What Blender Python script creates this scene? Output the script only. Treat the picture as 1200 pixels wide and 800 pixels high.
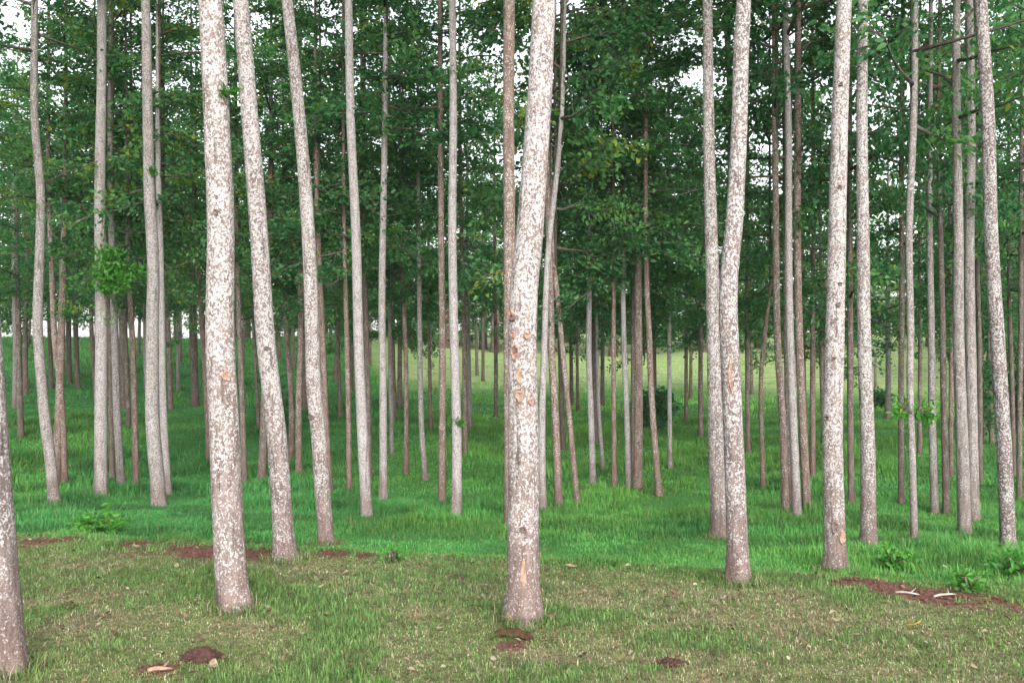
import bpy, math, random
import numpy as np
from math import radians, sin, cos, pi

# ------------------------------------------------------------------ camera, sky, sun, exposure
sc = bpy.context.scene
for o in list(bpy.data.objects):
    bpy.data.objects.remove(o)
COL = sc.collection
F = 1100.0            # focal length in pixels of the 1200 x 800 photograph
CH = 1.6              # eye height
cam = bpy.data.cameras.new('camera')
cam.sensor_width = 36.0
cam.lens = 36.0 * F / 1200.0
cam.clip_start = 0.05
cam.clip_end = 3000
camo = bpy.data.objects.new('camera', cam)
camo.location = (0, 0, CH)
camo.rotation_euler = (radians(90), 0, 0)
COL.objects.link(camo)
sc.camera = camo

SUN_EL, SUN_AZ = radians(28), radians(168)     # azimuth from +Y, clockwise: behind the camera, a little right
w = bpy.data.worlds.new('World')
sc.world = w
w.use_nodes = True
wn = w.node_tree.nodes
sky = wn.new('ShaderNodeTexSky')
sky.sky_type = 'NISHITA'
sky.sun_disc = False
sky.sun_elevation = SUN_EL
sky.sun_rotation = SUN_AZ
sky.altitude = 0
sky.air_density = 1.0
sky.dust_density = 2.0
sky.ozone_density = 0.6
hsv = wn.new('ShaderNodeHueSaturation')          # overcast: the same sky with most of its blue taken out
hsv.inputs['Saturation'].default_value = 0.22
w.node_tree.links.new(sky.outputs[0], hsv.inputs['Color'])
w.node_tree.links.new(hsv.outputs[0], wn['Background'].inputs[0])
wn['Background'].inputs[1].default_value = 0.15
sun = bpy.data.lights.new('sun', 'SUN')
sun.energy = 1.5
sun.angle = radians(60)
sun.color = (1.0, 0.95, 0.88)
suno = bpy.data.objects.new('sun', sun)
sd = np.array([sin(SUN_AZ) * cos(SUN_EL), cos(SUN_AZ) * cos(SUN_EL), sin(SUN_EL)])
from mathutils import Vector, Matrix
suno.rotation_euler = Vector(sd).to_track_quat('Z', 'Y').to_euler()
suno.location = (sd * 30).tolist()
COL.objects.link(suno)
sc.view_settings.view_transform = 'Standard'
sc.view_settings.look = 'None'
sc.view_settings.gamma = 1.0
sc.view_settings.exposure = 1.6
sc.render.engine = 'CYCLES'
sc.cycles.max_bounces = 6
sc.cycles.diffuse_bounces = 3
sc.cycles.transmission_bounces = 4
sc.cycles.glossy_bounces = 2

R = np.random.default_rng(11)
rnd = random.Random(5)

# ------------------------------------------------------------------ helpers
def ss(a, b, x):
    t = np.clip((np.asarray(x, float) - a) / (b - a), 0, 1)
    return t * t * (3 - 2 * t)

def _h(ix, iy, seed):
    n = (ix.astype(np.int64) * 374761393 + iy.astype(np.int64) * 668265263 + seed * 1274126177) & 0x7fffffff
    n = ((n ^ (n >> 13)) * 1274126177) & 0x7fffffff
    n = n ^ (n >> 16)
    return (n & 0xffff) / 65535.0

def vnoise(x, y, seed=0):
    x = np.asarray(x, float); y = np.asarray(y, float)
    ix = np.floor(x); iy = np.floor(y)
    fx = x - ix; fy = y - iy
    fx = fx * fx * (3 - 2 * fx); fy = fy * fy * (3 - 2 * fy)
    a = _h(ix, iy, seed); b = _h(ix + 1, iy, seed); c = _h(ix, iy + 1, seed); d = _h(ix + 1, iy + 1, seed)
    return (a * (1 - fx) + b * fx) * (1 - fy) + (c * (1 - fx) + d * fx) * fy

def fbm(x, y, seed=0, oct=3):
    s = 0; a = 0.5; t = 0
    for k in range(oct):
        s = s + a * vnoise(np.asarray(x) * 2 ** k, np.asarray(y) * 2 ** k, seed + k * 17); t += a; a *= 0.5
    return s / t

def edge_y(X):                       # where the mown verge ends and the grove's long grass begins
    X = np.clip(X, -9, 9)
    return 6.75 - 0.22 * X + 0.35 * (fbm(X * 0.9, X * 0 + 3.3, 5) - 0.5)

def ground(X, Y):
    X = np.asarray(X, float); Y = np.asarray(Y, float)
    d = Y - edge_y(X)
    z = -0.28 * ss(0.0, 1.3, d) - 0.27 * ss(1.0, 6.0, d)
    left = 1 - ss(-13, 1, X)
    s = 0.040 + 0.036 * left
    far = np.minimum(np.maximum(0, Y - 14.5), 30 + 45 * (1 - left))
    z = z + s * far * ss(14.5, 20, Y)
    z = z + 0.05 * (fbm(X * 0.8, Y * 0.8, 2) - 0.5) * ss(-2, 1, d) + 0.05 * (fbm(X * 0.6, Y * 0.6, 9) - 0.5)
    z = z + 0.3 * (fbm(X * 0.12, Y * 0.12, 21) - 0.5) * ss(18, 40, Y)
    return z

def hit(px, py):
    """where the ray through a photo pixel meets the ground"""
    dx = (px - 600) / F; dz = (400 - py) / F
    y = 3.0
    while y < 140:
        if CH + dz * y <= float(ground(dx * y, y)):
            break
        y += 0.05
    return dx * y, y, float(ground(dx * y, y))

def mesh_np(name, verts, loops, starts, totals, smooth=False):
    me = bpy.data.meshes.new(name)
    me.vertices.add(len(verts)); me.vertices.foreach_set('co', np.asarray(verts, np.float32).ravel())
    me.loops.add(len(loops)); me.loops.foreach_set('vertex_index', np.asarray(loops, np.int32))
    me.polygons.add(len(starts)); me.polygons.foreach_set('loop_start', np.asarray(starts, np.int32))
    try:
        me.polygons.foreach_set('loop_total', np.asarray(totals, np.int32))
    except Exception:
        pass
    if smooth:
        me.polygons.foreach_set('use_smooth', np.ones(len(starts), bool))
    me.update(calc_edges=True)
    return me

def quads(name, verts, faces, smooth=False):
    faces = np.asarray(faces, np.int32)
    n, k = faces.shape
    return mesh_np(name, verts, faces.ravel(), np.arange(n) * k, np.full(n, k), smooth)

def attr(me, name, vals, typ='FLOAT'):
    a = me.attributes.new(name, typ, 'POINT')
    if typ == 'FLOAT':
        a.data.foreach_set('value', np.asarray(vals, np.float32))
    else:
        v = np.ones((len(vals), 4), np.float32); v[:, :3] = vals
        a.data.foreach_set('color', v.ravel())

def link(name, me, mat=None, parent=None, loc=None, **props):
    o = bpy.data.objects.new(name, me)
    COL.objects.link(o)
    if me is not None and mat is not None and len(me.materials) == 0:
        me.materials.append(mat)
    if parent is not None: o.parent = parent
    if loc is not None: o.location = loc
    for k, v in props.items():
        if v: o[k] = v
    return o

class MB:
    def __init__(s): s.v = []; s.f = []
    def tube(s, pts, rad, seg=6, cap=True):
        pts = [np.array(p, float) for p in pts]; b = len(s.v)
        for i, p in enumerate(pts):
            t = pts[min(i + 1, len(pts) - 1)] - pts[max(i - 1, 0)]
            t = t / (np.linalg.norm(t) + 1e-9)
            u = np.cross(t, [0.31, 0.95, 0.05]); u /= np.linalg.norm(u) + 1e-9
            v = np.cross(t, u)
            for k in range(seg):
                a = 2 * pi * k / seg
                s.v.append(p + rad[i] * (cos(a) * u + sin(a) * v))
        for i in range(len(pts) - 1):
            for k in range(seg):
                k2 = (k + 1) % seg
                s.f.append((b + i * seg + k, b + i * seg + k2, b + (i + 1) * seg + k2, b + (i + 1) * seg + k))
        if cap:
            s.f.append(tuple(b + k for k in range(seg))[::-1])
            s.f.append(tuple(b + (len(pts) - 1) * seg + k for k in range(seg)))
    def mesh(s, name, smooth=True):
        me = bpy.data.meshes.new(name)
        me.from_pydata([tuple(map(float, p)) for p in s.v], [], s.f)
        if smooth: me.polygons.foreach_set('use_smooth', np.ones(len(me.polygons), bool))
        me.update()
        return me

# ------------------------------------------------------------------ materials
def newmat(name):
    m = bpy.data.materials.new(name); m.use_nodes = True
    nt = m.node_tree; n = nt.nodes; bs = n['Principled BSDF']
    bs.inputs['Roughness'].default_value = 0.85
    bs.inputs['Specular IOR Level'].default_value = 0.25
    return m, nt, n, nt.links.new, bs

def ramp(n, pts, interp='LINEAR'):
    r = n.new('ShaderNodeValToRGB'); r.color_ramp.interpolation = interp
    el = r.color_ramp.elements
    while len(el) < len(pts): el.new(0.5)
    for e, (p, c) in zip(el, pts):
        e.position = p; e.color = (*c, 1) if len(c) == 3 else c
    return r

def mathn(n, L, op, a, b=None, clamp=False):
    m = n.new('ShaderNodeMath'); m.operation = op; m.use_clamp = clamp
    for i, x in enumerate((a, b)):
        if x is None: continue
        if isinstance(x, (int, float)): m.inputs[i].default_value = x
        else: L(x, m.inputs[i])
    return m.outputs[0]

def mixc(n, L, fac, a, b):
    m = n.new('ShaderNodeMix'); m.data_type = 'RGBA'
    if isinstance(fac, (int, float)): m.inputs[0].default_value = fac
    else: L(fac, m.inputs[0])
    for i, x in ((6, a), (7, b)):
        if isinstance(x, tuple): m.inputs[i].default_value = (*x, 1)
        else: L(x, m.inputs[i])
    return m.outputs[2]

def bark(name, dark, mid, spot, cover_hi, cover_lo, rise, soil=(0.12, 0.072, 0.06), soil_h=0.5, vscale=92):
    """bark with pale lichen flecks: cover_lo at the foot, cover_hi above `rise` metres"""
    m, nt, n, L, bs = newmat(name)
    tc = n.new('ShaderNodeTexCoord')
    oi = n.new('ShaderNodeObjectInfo')
    add = n.new('ShaderNodeVectorMath'); add.operation = 'ADD'
    L(tc.outputs['Object'], add.inputs[0])
    comb = n.new('ShaderNodeCombineXYZ')
    L(mathn(n, L, 'MULTIPLY', oi.outputs['Random'], 37.0), comb.inputs[0])
    L(comb.outputs[0], add.inputs[1])
    P = add.outputs[0]
    sep = n.new('ShaderNodeSeparateXYZ'); L(tc.outputs['Object'], sep.inputs[0])
    # stretched grain
    mp = n.new('ShaderNodeMapping'); mp.inputs['Scale'].default_value = (30, 30, 7); L(P, mp.inputs[0])
    g = n.new('ShaderNodeTexNoise'); g.inputs['Scale'].default_value = 1.0; g.inputs['Detail'].default_value = 5; L(mp.outputs[0], g.inputs[0])
    base = ramp(n, [(0.3, dark), (0.62, mid), (0.85, tuple(min(1, c * 1.25) for c in mid))]); L(g.outputs[0], base.inputs[0])
    # warped cells for the flecks
    wz = n.new('ShaderNodeTexNoise'); wz.inputs['Scale'].default_value = 28; wz.inputs['Detail'].default_value = 3; L(P, wz.inputs[0])
    wm = n.new('ShaderNodeVectorMath'); wm.operation = 'MULTIPLY_ADD'
    L(wz.outputs['Color'], wm.inputs[0]); wm.inputs[1].default_value = (0.03, 0.03, 0.02); L(P, wm.inputs[2])
    mp2 = n.new('ShaderNodeMapping'); mp2.inputs['Scale'].default_value = (1, 1, 0.72); L(wm.outputs[0], mp2.inputs[0])
    vo = n.new('ShaderNodeTexVoronoi'); vo.inputs['Scale'].default_value = vscale; L(mp2.outputs[0], vo.inputs[0])
    sepc = n.new('ShaderNodeSeparateColor'); L(vo.outputs['Color'], sepc.inputs[0])
    big = n.new('ShaderNodeTexNoise'); big.inputs['Scale'].default_value = 5.5; big.inputs['Detail'].default_value = 3; L(P, big.inputs[0])
    ht = n.new('ShaderNodeMapRange'); L(sep.outputs['Z'], ht.inputs[0])
    ht.inputs['From Min'].default_value = 0.0; ht.inputs['From Max'].default_value = rise
    ht.inputs['To Min'].default_value = cover_lo; ht.inputs['To Max'].default_value = cover_hi
    cov = mathn(n, L, 'ADD', mathn(n, L, 'ADD', ht.outputs[0], mathn(n, L, 'MULTIPLY', mathn(n, L, 'SUBTRACT', oi.outputs['Random'], 0.5), 0.22)), mathn(n, L, 'MULTIPLY', mathn(n, L, 'SUBTRACT', big.outputs[0], 0.5), 1.05))
    dd = mathn(n, L, 'SUBTRACT', cov, sepc.outputs[0])
    fine = n.new('ShaderNodeTexNoise'); fine.inputs['Scale'].default_value = 110; fine.inputs['Detail'].default_value = 2; L(P, fine.inputs[0])
    dd2 = mathn(n, L, 'ADD', dd, mathn(n, L, 'MULTIPLY', mathn(n, L, 'SUBTRACT', fine.outputs[0], 0.5), 1.15))
    mask = n.new('ShaderNodeMapRange'); L(dd2, mask.inputs[0]); mask.inputs['From Min'].default_value = -0.10; mask.inputs['From Max'].default_value = 0.20
    spn = mixc(n, L, sepc.outputs[1], tuple(c * 0.8 for c in spot), spot)
    c1 = mixc(n, L, mask.outputs[0], base.outputs[0], spn)
    # reddish soil splashed on the foot
    sm = n.new('ShaderNodeMapRange'); L(mathn(n, L, 'ADD', sep.outputs['Z'], mathn(n, L, 'MULTIPLY', mathn(n, L, 'SUBTRACT', big.outputs[0], 0.5), soil_h * 1.6)), sm.inputs[0])
    sm.inputs['From Min'].default_value = soil_h * 0.15; sm.inputs['From Max'].default_value = soil_h
    sm.inputs['To Min'].default_value = 0.5; sm.inputs['To Max'].default_value = 0.0
    keep = mathn(n, L, 'MULTIPLY', sm.outputs[0], mathn(n, L, 'SUBTRACT', 1.0, mathn(n, L, 'MULTIPLY', mask.outputs[0], 0.45)))
    c2 = mixc(n, L, keep, c1, soil)
    gm = n.new('ShaderNodeMapRange'); L(fine.outputs[0], gm.inputs[0]); gm.inputs['From Min'].default_value = 0.3; gm.inputs['From Max'].default_value = 0.7
    gm.inputs['To Min'].default_value = 0.62; gm.inputs['To Max'].default_value = 1.2
    mp3 = n.new('ShaderNodeMapping'); mp3.inputs['Scale'].default_value = (38, 38, 3.2); L(P, mp3.inputs[0])
    ck = n.new('ShaderNodeTexNoise'); ck.inputs['Scale'].default_value = 1.0; ck.inputs['Detail'].default_value = 3; L(mp3.outputs[0], ck.inputs[0])
    cr = ramp(n, [(0.30, (1, 1, 1)), (0.38, (0, 0, 0))]); L(ck.outputs[0], cr.inputs[0])
    c2 = mixc(n, L, mathn(n, L, 'MULTIPLY', cr.outputs[0], 0.65), c2, tuple(x * 0.55 for x in dark))
    mul = n.new('ShaderNodeVectorMath'); mul.operation = 'SCALE'; L(c2, mul.inputs[0]); L(gm.outputs[0], mul.inputs['Scale'])
    L(mul.outputs[0], bs.inputs['Base Color'])
    bp = n.new('ShaderNodeBump'); bp.inputs['Strength'].default_value = 0.7; bp.inputs['Distance'].default_value = 0.008
    L(mathn(n, L, 'ADD', g.outputs[0], mathn(n, L, 'MULTIPLY', mask.outputs[0], 0.35)), bp.inputs['Height'])
    L(bp.outputs[0], bs.inputs['Normal'])
    return m

BARK = {
    'speckled': bark('bark_speckled', (0.095, 0.074, 0.07), (0.195, 0.155, 0.147), (0.39, 0.37, 0.368), 0.50, 0.16, 1.6),
    'white':    bark('bark_white', (0.11, 0.082, 0.076), (0.225, 0.178, 0.165), (0.41, 0.385, 0.385), 0.60, 0.18, 1.5),
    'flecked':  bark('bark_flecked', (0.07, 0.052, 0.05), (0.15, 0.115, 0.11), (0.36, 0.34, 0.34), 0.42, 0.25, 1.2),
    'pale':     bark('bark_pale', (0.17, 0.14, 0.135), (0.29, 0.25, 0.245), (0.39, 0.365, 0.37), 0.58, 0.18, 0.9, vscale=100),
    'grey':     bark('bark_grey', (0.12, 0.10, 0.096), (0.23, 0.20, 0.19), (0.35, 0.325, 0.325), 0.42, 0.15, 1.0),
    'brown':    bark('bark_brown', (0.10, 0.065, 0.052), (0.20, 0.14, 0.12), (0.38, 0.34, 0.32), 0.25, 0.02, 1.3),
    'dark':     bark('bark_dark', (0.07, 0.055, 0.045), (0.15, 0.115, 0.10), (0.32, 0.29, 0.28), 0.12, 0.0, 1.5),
}

def leafmat(name, dark, mid, light, yellow, trans=0.35, rough=0.45):
    m, nt, n, L, bs = newmat(name)
    at = n.new('ShaderNodeAttribute'); at.attribute_name = 'tint'
    oi = n.new('ShaderNodeObjectInfo')
    v = mathn(n, L, 'ADD', at.outputs['Fac'], mathn(n, L, 'MULTIPLY', mathn(n, L, 'SUBTRACT', oi.outputs['Random'], 0.5), 0.4))
    r = ramp(n, [(0.0, dark), (0.5, mid), (0.9, light), (0.99, yellow)]); L(v, r.inputs[0])
    L(r.outputs[0], bs.inputs['Base Color'])
    bs.inputs['Roughness'].default_value = rough
    bs.inputs['Specular IOR Level'].default_value = 0.35
    tr = n.new('ShaderNodeBsdfTranslucent')
    hs = n.new('ShaderNodeHueSaturation'); hs.inputs['Value'].default_value = 1.5; hs.inputs['Saturation'].default_value = 1.1
    hs.inputs['Hue'].default_value = 0.485
    L(r.outputs[0], hs.inputs['Color']); L(hs.outputs[0], tr.inputs['Color'])
    mx = n.new('ShaderNodeMixShader'); mx.inputs[0].default_value = trans
    L(bs.outputs[0], mx.inputs[1]); L(tr.outputs[0], mx.inputs[2])
    L(mx.outputs[0], n['Material Output'].inputs['Surface'])
    return m

M_LEAF = leafmat('leaf_green', (0.026, 0.098, 0.042), (0.058, 0.185, 0.068), (0.135, 0.300, 0.085), (0.24, 0.27, 0.045), trans=0.52)
M_SPROUT = leafmat('leaf_sprout', (0.03, 0.13, 0.022), (0.055, 0.21, 0.03), (0.10, 0.29, 0.045), (0.28, 0.34, 0.05))
M_LIMB = None

def grassmat(name):
    m, nt, n, L, bs = newmat(name)
    at = n.new('ShaderNodeAttribute'); at.attribute_name = 'tint'
    L(at.outputs['Color'], bs.inputs['Base Color'])
    bs.inputs['Roughness'].default_value = 0.6
    tr = n.new('ShaderNodeBsdfTranslucent'); L(at.outputs['Color'], tr.inputs['Color'])
    mx = n.new('ShaderNodeMixShader'); mx.inputs[0].default_value = 0.35
    L(bs.outputs[0], mx.inputs[1]); L(tr.outputs[0], mx.inputs[2])
    L(mx.outputs[0], n['Material Output'].inputs['Surface'])
    return m
M_GRASS = grassmat('grass_blades')

def plain(name, a, b, scale=30, rough=0.9, bump=0.5, dist=0.01):
    m, nt, n, L, bs = newmat(name)
    tc = n.new('ShaderNodeTexCoord')
    z = n.new('ShaderNodeTexNoise'); z.inputs['Scale'].default_value = scale; z.inputs['Detail'].default_value = 6
    L(tc.outputs['Object'], z.inputs[0])
    r = ramp(n, [(0.3, a), (0.7, b)]); L(z.outputs[0], r.inputs[0]); L(r.outputs[0], bs.inputs['Base Color'])
    bs.inputs['Roughness'].default_value = rough
    bp = n.new('ShaderNodeBump'); bp.inputs['Strength'].default_value = bump; bp.inputs['Distance'].default_value = dist
    L(z.outputs[0], bp.inputs['Height']); L(bp.outputs[0], bs.inputs['Normal'])
    return m
M_LIMB = plain('limb_bark', (0.05, 0.042, 0.035), (0.13, 0.11, 0.095), 25)
M_SOIL = plain('red_soil', (0.06, 0.026, 0.02), (0.15, 0.07, 0.052), 45)
M_MOUND = plain('mound_soil', (0.03, 0.014, 0.012), (0.075, 0.034, 0.028), 60)
M_CHUNK = plain('brown_bark_chunk', (0.02, 0.010, 0.006), (0.075, 0.033, 0.015), 35)
M_DRY = plain('dry_leaf', (0.16, 0.115, 0.065), (0.30, 0.25, 0.17), 40)
M_WHITE = plain('bleached', (0.24, 0.21, 0.17), (0.42, 0.39, 0.34), 40)
M_YEL = plain('yellow_leaf', (0.55, 0.46, 0.05), (0.75, 0.66, 0.12), 40)
M_SCAR = plain('healed_scar', (0.16, 0.085, 0.07), (0.42, 0.27, 0.22), 70)
M_KNOT = plain('dark_knot', (0.06, 0.045, 0.04), (0.19, 0.14, 0.125), 70)
M_PEEL = plain('peeled_bark', (0.19, 0.11, 0.08), (0.36, 0.25, 0.19), 60)
M_POST = plain('weathered_post', (0.10, 0.085, 0.07), (0.22, 0.19, 0.16), 20)
M_WIRE = plain('wire', (0.12, 0.12, 0.12), (0.2, 0.2, 0.2), 10, rough=0.5)

# ------------------------------------------------------------------ ground
SOIL_SPOTS = []       # (X, Y, rx, ry)
for (px, py, wpx, hpx) in [(62, 632, 42, 9), (160, 638, 42, 9), (205, 645, 60, 9), (255, 651, 60, 9), (310, 652, 50, 9), (390, 648, 25, 7),
                           (960, 677, 34, 11), (1000, 684, 50, 12), (1040, 690, 40, 12), (1085, 697, 44, 13), (1125, 702, 50, 15), (1160, 706, 44, 14), (1195, 712, 50, 15),
                           (600, 757, 20, 8), (185, 787, 28, 8), (60, 690, 8, 4), (785, 775, 24, 8), (430, 650, 14, 6)]:
    yy = CH * F / (py - 400); SOIL_SPOTS.append(((px - 600) / F * yy, yy, wpx / F * yy, hpx / F * yy * yy / CH * 0.85))

def soil_mask(X, Y):
    X = np.asarray(X, float); Y = np.asarray(Y, float)
    s = np.zeros_like(X)
    nz = fbm(X * 4.0, Y * 4.0, 31, 4)
    for (x, y, rx, ry) in SOIL_SPOTS:
        d = ((X - x) / rx) ** 2 + ((Y - y) / ry) ** 2
        s = np.maximum(s, np.clip(1.25 - d, 0, 1) * ss(0.36, 0.62, nz + 0.17 * np.exp(-d * 1.5)))
    return np.clip(s * 1.3, 0, 1)

DRY_SPOTS = []
for (px, py, wpx, hpx, a) in [(760, 700, 130, 16, .9), (930, 735, 110, 28, .55), (470, 690, 90, 22, .6), (100, 730, 90, 20, .55), (900, 700, 60, 16, .7),
                              (650, 770, 80, 14, .6), (330, 660, 60, 8, .6), (300, 735, 60, 22, .45), (450, 770, 60, 20, .4), (810, 720, 70, 16, .6), (1050, 740, 60, 20, .4), (1010, 790, 90, 10, .5)]:
    yy = CH * F / (py - 400); DRY_SPOTS.append(((px - 600) / F * yy, yy, wpx / F * yy, hpx / F * yy * yy / CH, a))

def dry_mask(X, Y):
    X = np.asarray(X, float); Y = np.asarray(Y, float)
    s = 0.42 * ss(0.40, 0.68, fbm(X * 1.3, Y * 1.3, 41, 4))
    for (x, y, rx, ry, a) in DRY_SPOTS:
        d = ((X - x) / rx) ** 2 + ((Y - y) / ry) ** 2
        s = np.maximum(s, a * np.exp(-d) * (0.55 + 0.8 * (fbm(X * 3.1, Y * 3.1, 43, 3))))
    return np.clip(s, 0, 1) * (1 - ss(-0.1, 0.5, Y - edge_y(X)))

def axis(segs):
    out = []
    for a, b, st in segs: out.append(np.arange(a, b, st))
    return np.concatenate(out)
gx = axis([(-900, -100, 100), (-100, -20, 5), (-20, -6, 0.5), (-6, 6, 0.06), (6, 20, 0.5), (20, 100, 5), (100, 901, 100)])
gy = axis([(-300, -20, 40), (-20, 3, 1.5), (3, 9, 0.06), (9, 22, 0.3), (22, 60, 1.0), (60, 140, 6), (140, 1500, 120)])
GX, GY = np.meshgrid(gx, gy)
soilv = soil_mask(GX, GY)
GZ = ground(GX, GY) + 0.035 * (fbm(GX * 9, GY * 9, 61, 3) - 0.4) * soilv
nx, ny = len(gx), len(gy)
idx = np.arange(nx * ny).reshape(ny, nx)
fc = np.stack([idx[:-1, :-1], idx[:-1, 1:], idx[1:, 1:], idx[1:, :-1]], -1).reshape(-1, 4)
gme = quads('ground', np.stack([GX, GY, GZ], -1).reshape(-1, 3), fc, True)
attr(gme, 'soil', soilv.ravel()); attr(gme, 'dry', dry_mask(GX, GY).ravel())
attr(gme, 'lush', ss(-0.2, 0.6, GY - edge_y(GX)).ravel())
field_v = ss(0, 7, GY - (25 + 2 * (1 - ss(2, 9, GX)) + 50 * (1 - ss(-0.24, -0.12, GX / np.maximum(GY, 1)))) + 5 * (fbm(GX * .2, GY * .2, 77) - .5))
attr(gme, 'field', field_v.ravel())
m, nt, n, L, bs = newmat('ground')
def att(nm):
    a = n.new('ShaderNodeAttribute'); a.attribute_name = nm; return a.outputs['Fac']
tc = n.new('ShaderNodeTexCoord')
def noise(sc_, det=5):
    z = n.new('ShaderNodeTexNoise'); z.inputs['Scale'].default_value = sc_; z.inputs['Detail'].default_value = det; L(tc.outputs['Object'], z.inputs[0]); return z.outputs[0]
nf = noise(22); nb = noise(1.7); nm_ = noise(6)
verge = ramp(n, [(0.3, (0.06, 0.075, 0.025)), (0.55, (0.12, 0.13, 0.05)), (0.75, (0.22, 0.20, 0.10))]); L(nf, verge.inputs[0])
dry = ramp(n, [(0.3, (0.13, 0.10, 0.06)), (0.7, (0.30, 0.25, 0.15))]); L(nf, dry.inputs[0])
lush = ramp(n, [(0.3, (0.026, 0.11, 0.03)), (0.55, (0.055, 0.21, 0.05)), (0.8, (0.10, 0.30, 0.07))]); L(mathn(n, L, 'ADD', mathn(n, L, 'MULTIPLY', nf, 0.5), mathn(n, L, 'MULTIPLY', nm_, 0.5)), lush.inputs[0])
soilc = ramp(n, [(0.3, (0.065, 0.028, 0.021)), (0.7, (0.16, 0.075, 0.055))]); L(nf, soilc.inputs[0])
fieldc = ramp(n, [(0.35, (0.17, 0.27, 0.075)), (0.65, (0.30, 0.34, 0.17))]); L(nb, fieldc.inputs[0])
c = mixc(n, L, att('dry'), verge.outputs[0], dry.outputs[0])
c = mixc(n, L, att('lush'), c, lush.outputs[0])
c = mixc(n, L, att('soil'), c, soilc.outputs[0])
c = mixc(n, L, att('field'), c, fieldc.outputs[0])
L(c, bs.inputs['Base Color']); bs.inputs['Roughness'].default_value = 0.95
bp = n.new('ShaderNodeBump'); bp.inputs['Strength'].default_value = 0.8; bp.inputs['Distance'].default_value = 0.03
L(nf, bp.inputs['Height']); L(bp.outputs[0], bs.inputs['Normal'])
go = link('ground', gme, m); go['kind'] = 'structure'

# ------------------------------------------------------------------ grass
def blades(name, P, h, wd, yaw, lean, col):
    n_ = len(P)
    dirx, diry = np.cos(yaw), np.sin(yaw)
    px, py = -diry, dirx
    v = np.zeros((n_, 5, 3), np.float32)
    b = P - np.array([0, 0, 0.012])
    def pt(t, off):
        out = np.zeros((n_, 3))
        hor = h * np.sin(lean * t) * t
        out[:, 0] = b[:, 0] + dirx * hor + px * off
        out[:, 1] = b[:, 1] + diry * hor + py * off
        out[:, 2] = b[:, 2] + h * np.cos(lean * t) * t + (0.012 if t > 0 else 0)
        return out
    v[:, 0] = pt(0, -wd / 2); v[:, 1] = pt(0, wd / 2); v[:, 2] = pt(0.55, wd * 0.42); v[:, 3] = pt(0.55, -wd * 0.42); v[:, 4] = pt(1.0, 0)
    base = np.arange(n_) * 5
    loops = np.stack([base, base + 1, base + 2, base + 3, base + 3, base + 2, base + 4], -1).ravel()
    st = np.stack([np.arange(n_) * 7, np.arange(n_) * 7 + 4], -1).ravel()
    me = mesh_np(name, v.reshape(-1, 3), loops, st, np.tile([4, 3], n_))
    c5 = np.repeat(col, 5, 0)
    attr(me, 'tint', c5, 'FLOAT_COLOR')
    return me

def wedge(n_, y0, y1, margin=1.12, pw=1.0, pad=0.4):
    u = R.random(n_)
    Y = np.sqrt(y0 ** 2 + u * (y1 ** 2 - y0 ** 2)) if pw == 1.0 else y0 + (y1 - y0) * u ** pw
    X = (R.random(n_) * 2 - 1) * (Y * 600 / F * margin + pad)
    return X, Y

def lerp(a, b, t):
    t = np.asarray(t)[:, None]
    return np.asarray(a) * (1 - t) + np.asarray(b) * t

# short mown grass of the verge
X, Y = wedge(330000, 3.4, 8.6)
d = Y - edge_y(X)
d = d + 1.3 * (fbm(X * 1.6, Y * 1.6, 97, 4) - 0.5)
keep = (d < 0.45 * R.random(len(X))) & (R.random(len(X)) > soil_mask(X, Y) * 1.15) & (R.random(len(X)) > 0.25 * dry_mask(X, Y))
X, Y = X[keep], Y[keep]
dm = dry_mask(X, Y); cl = fbm(X * 2.2, Y * 2.2, 51, 4); fine = fbm(X * 11, Y * 11, 52, 2)
k = len(X)
h = (0.018 + 0.024 * R.random(k)) * (0.55 + 0.9 * ss(0.3, 0.75, cl)) * (0.7 + 0.6 * fine) * (1 - 0.35 * dm)
isdry = R.random(k) < np.clip(0.30 + 0.75 * dm - 0.40 * ss(0.45, 0.65, cl), 0.05, 0.95)
g1 = lerp((0.075, 0.165, 0.045), (0.18, 0.31, 0.09), R.random(k)); g1 = lerp(g1, (0.155, 0.21, 0.05), 0.5 * R.random(k) * (1 - ss(0.45, 0.6, cl)))
g2 = lerp((0.24, 0.20, 0.115), (0.52, 0.47, 0.33), R.random(k) ** 1.3)
isdry &= R.random(k) > 0.7 * ss(-0.9, 0.3, Y - edge_y(X)) * ss(0.35, 0.6, fbm(X * 1.1, Y * 1.1, 93, 3))
colr = np.where(isdry[:, None], g2, g1) * (0.5 + 0.95 * fbm(X * 16, Y * 16, 95, 2))[:, None]
lean = np.where(isdry, 0.9 + 0.7 * R.random(k), 0.15 + 1.0 * R.random(k))
P = np.stack([X, Y, ground(X, Y)], -1)
link('verge_grass', blades('verge_grass', P, h * np.where(isdry, 1.2, 1.0), 0.0028 + 0.003 * R.random(k), R.random(k) * 2 * pi, lean, colr), M_GRASS,
     kind='stuff', label='short mown grass of the verge mixed with dry straw', category='grass')

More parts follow.
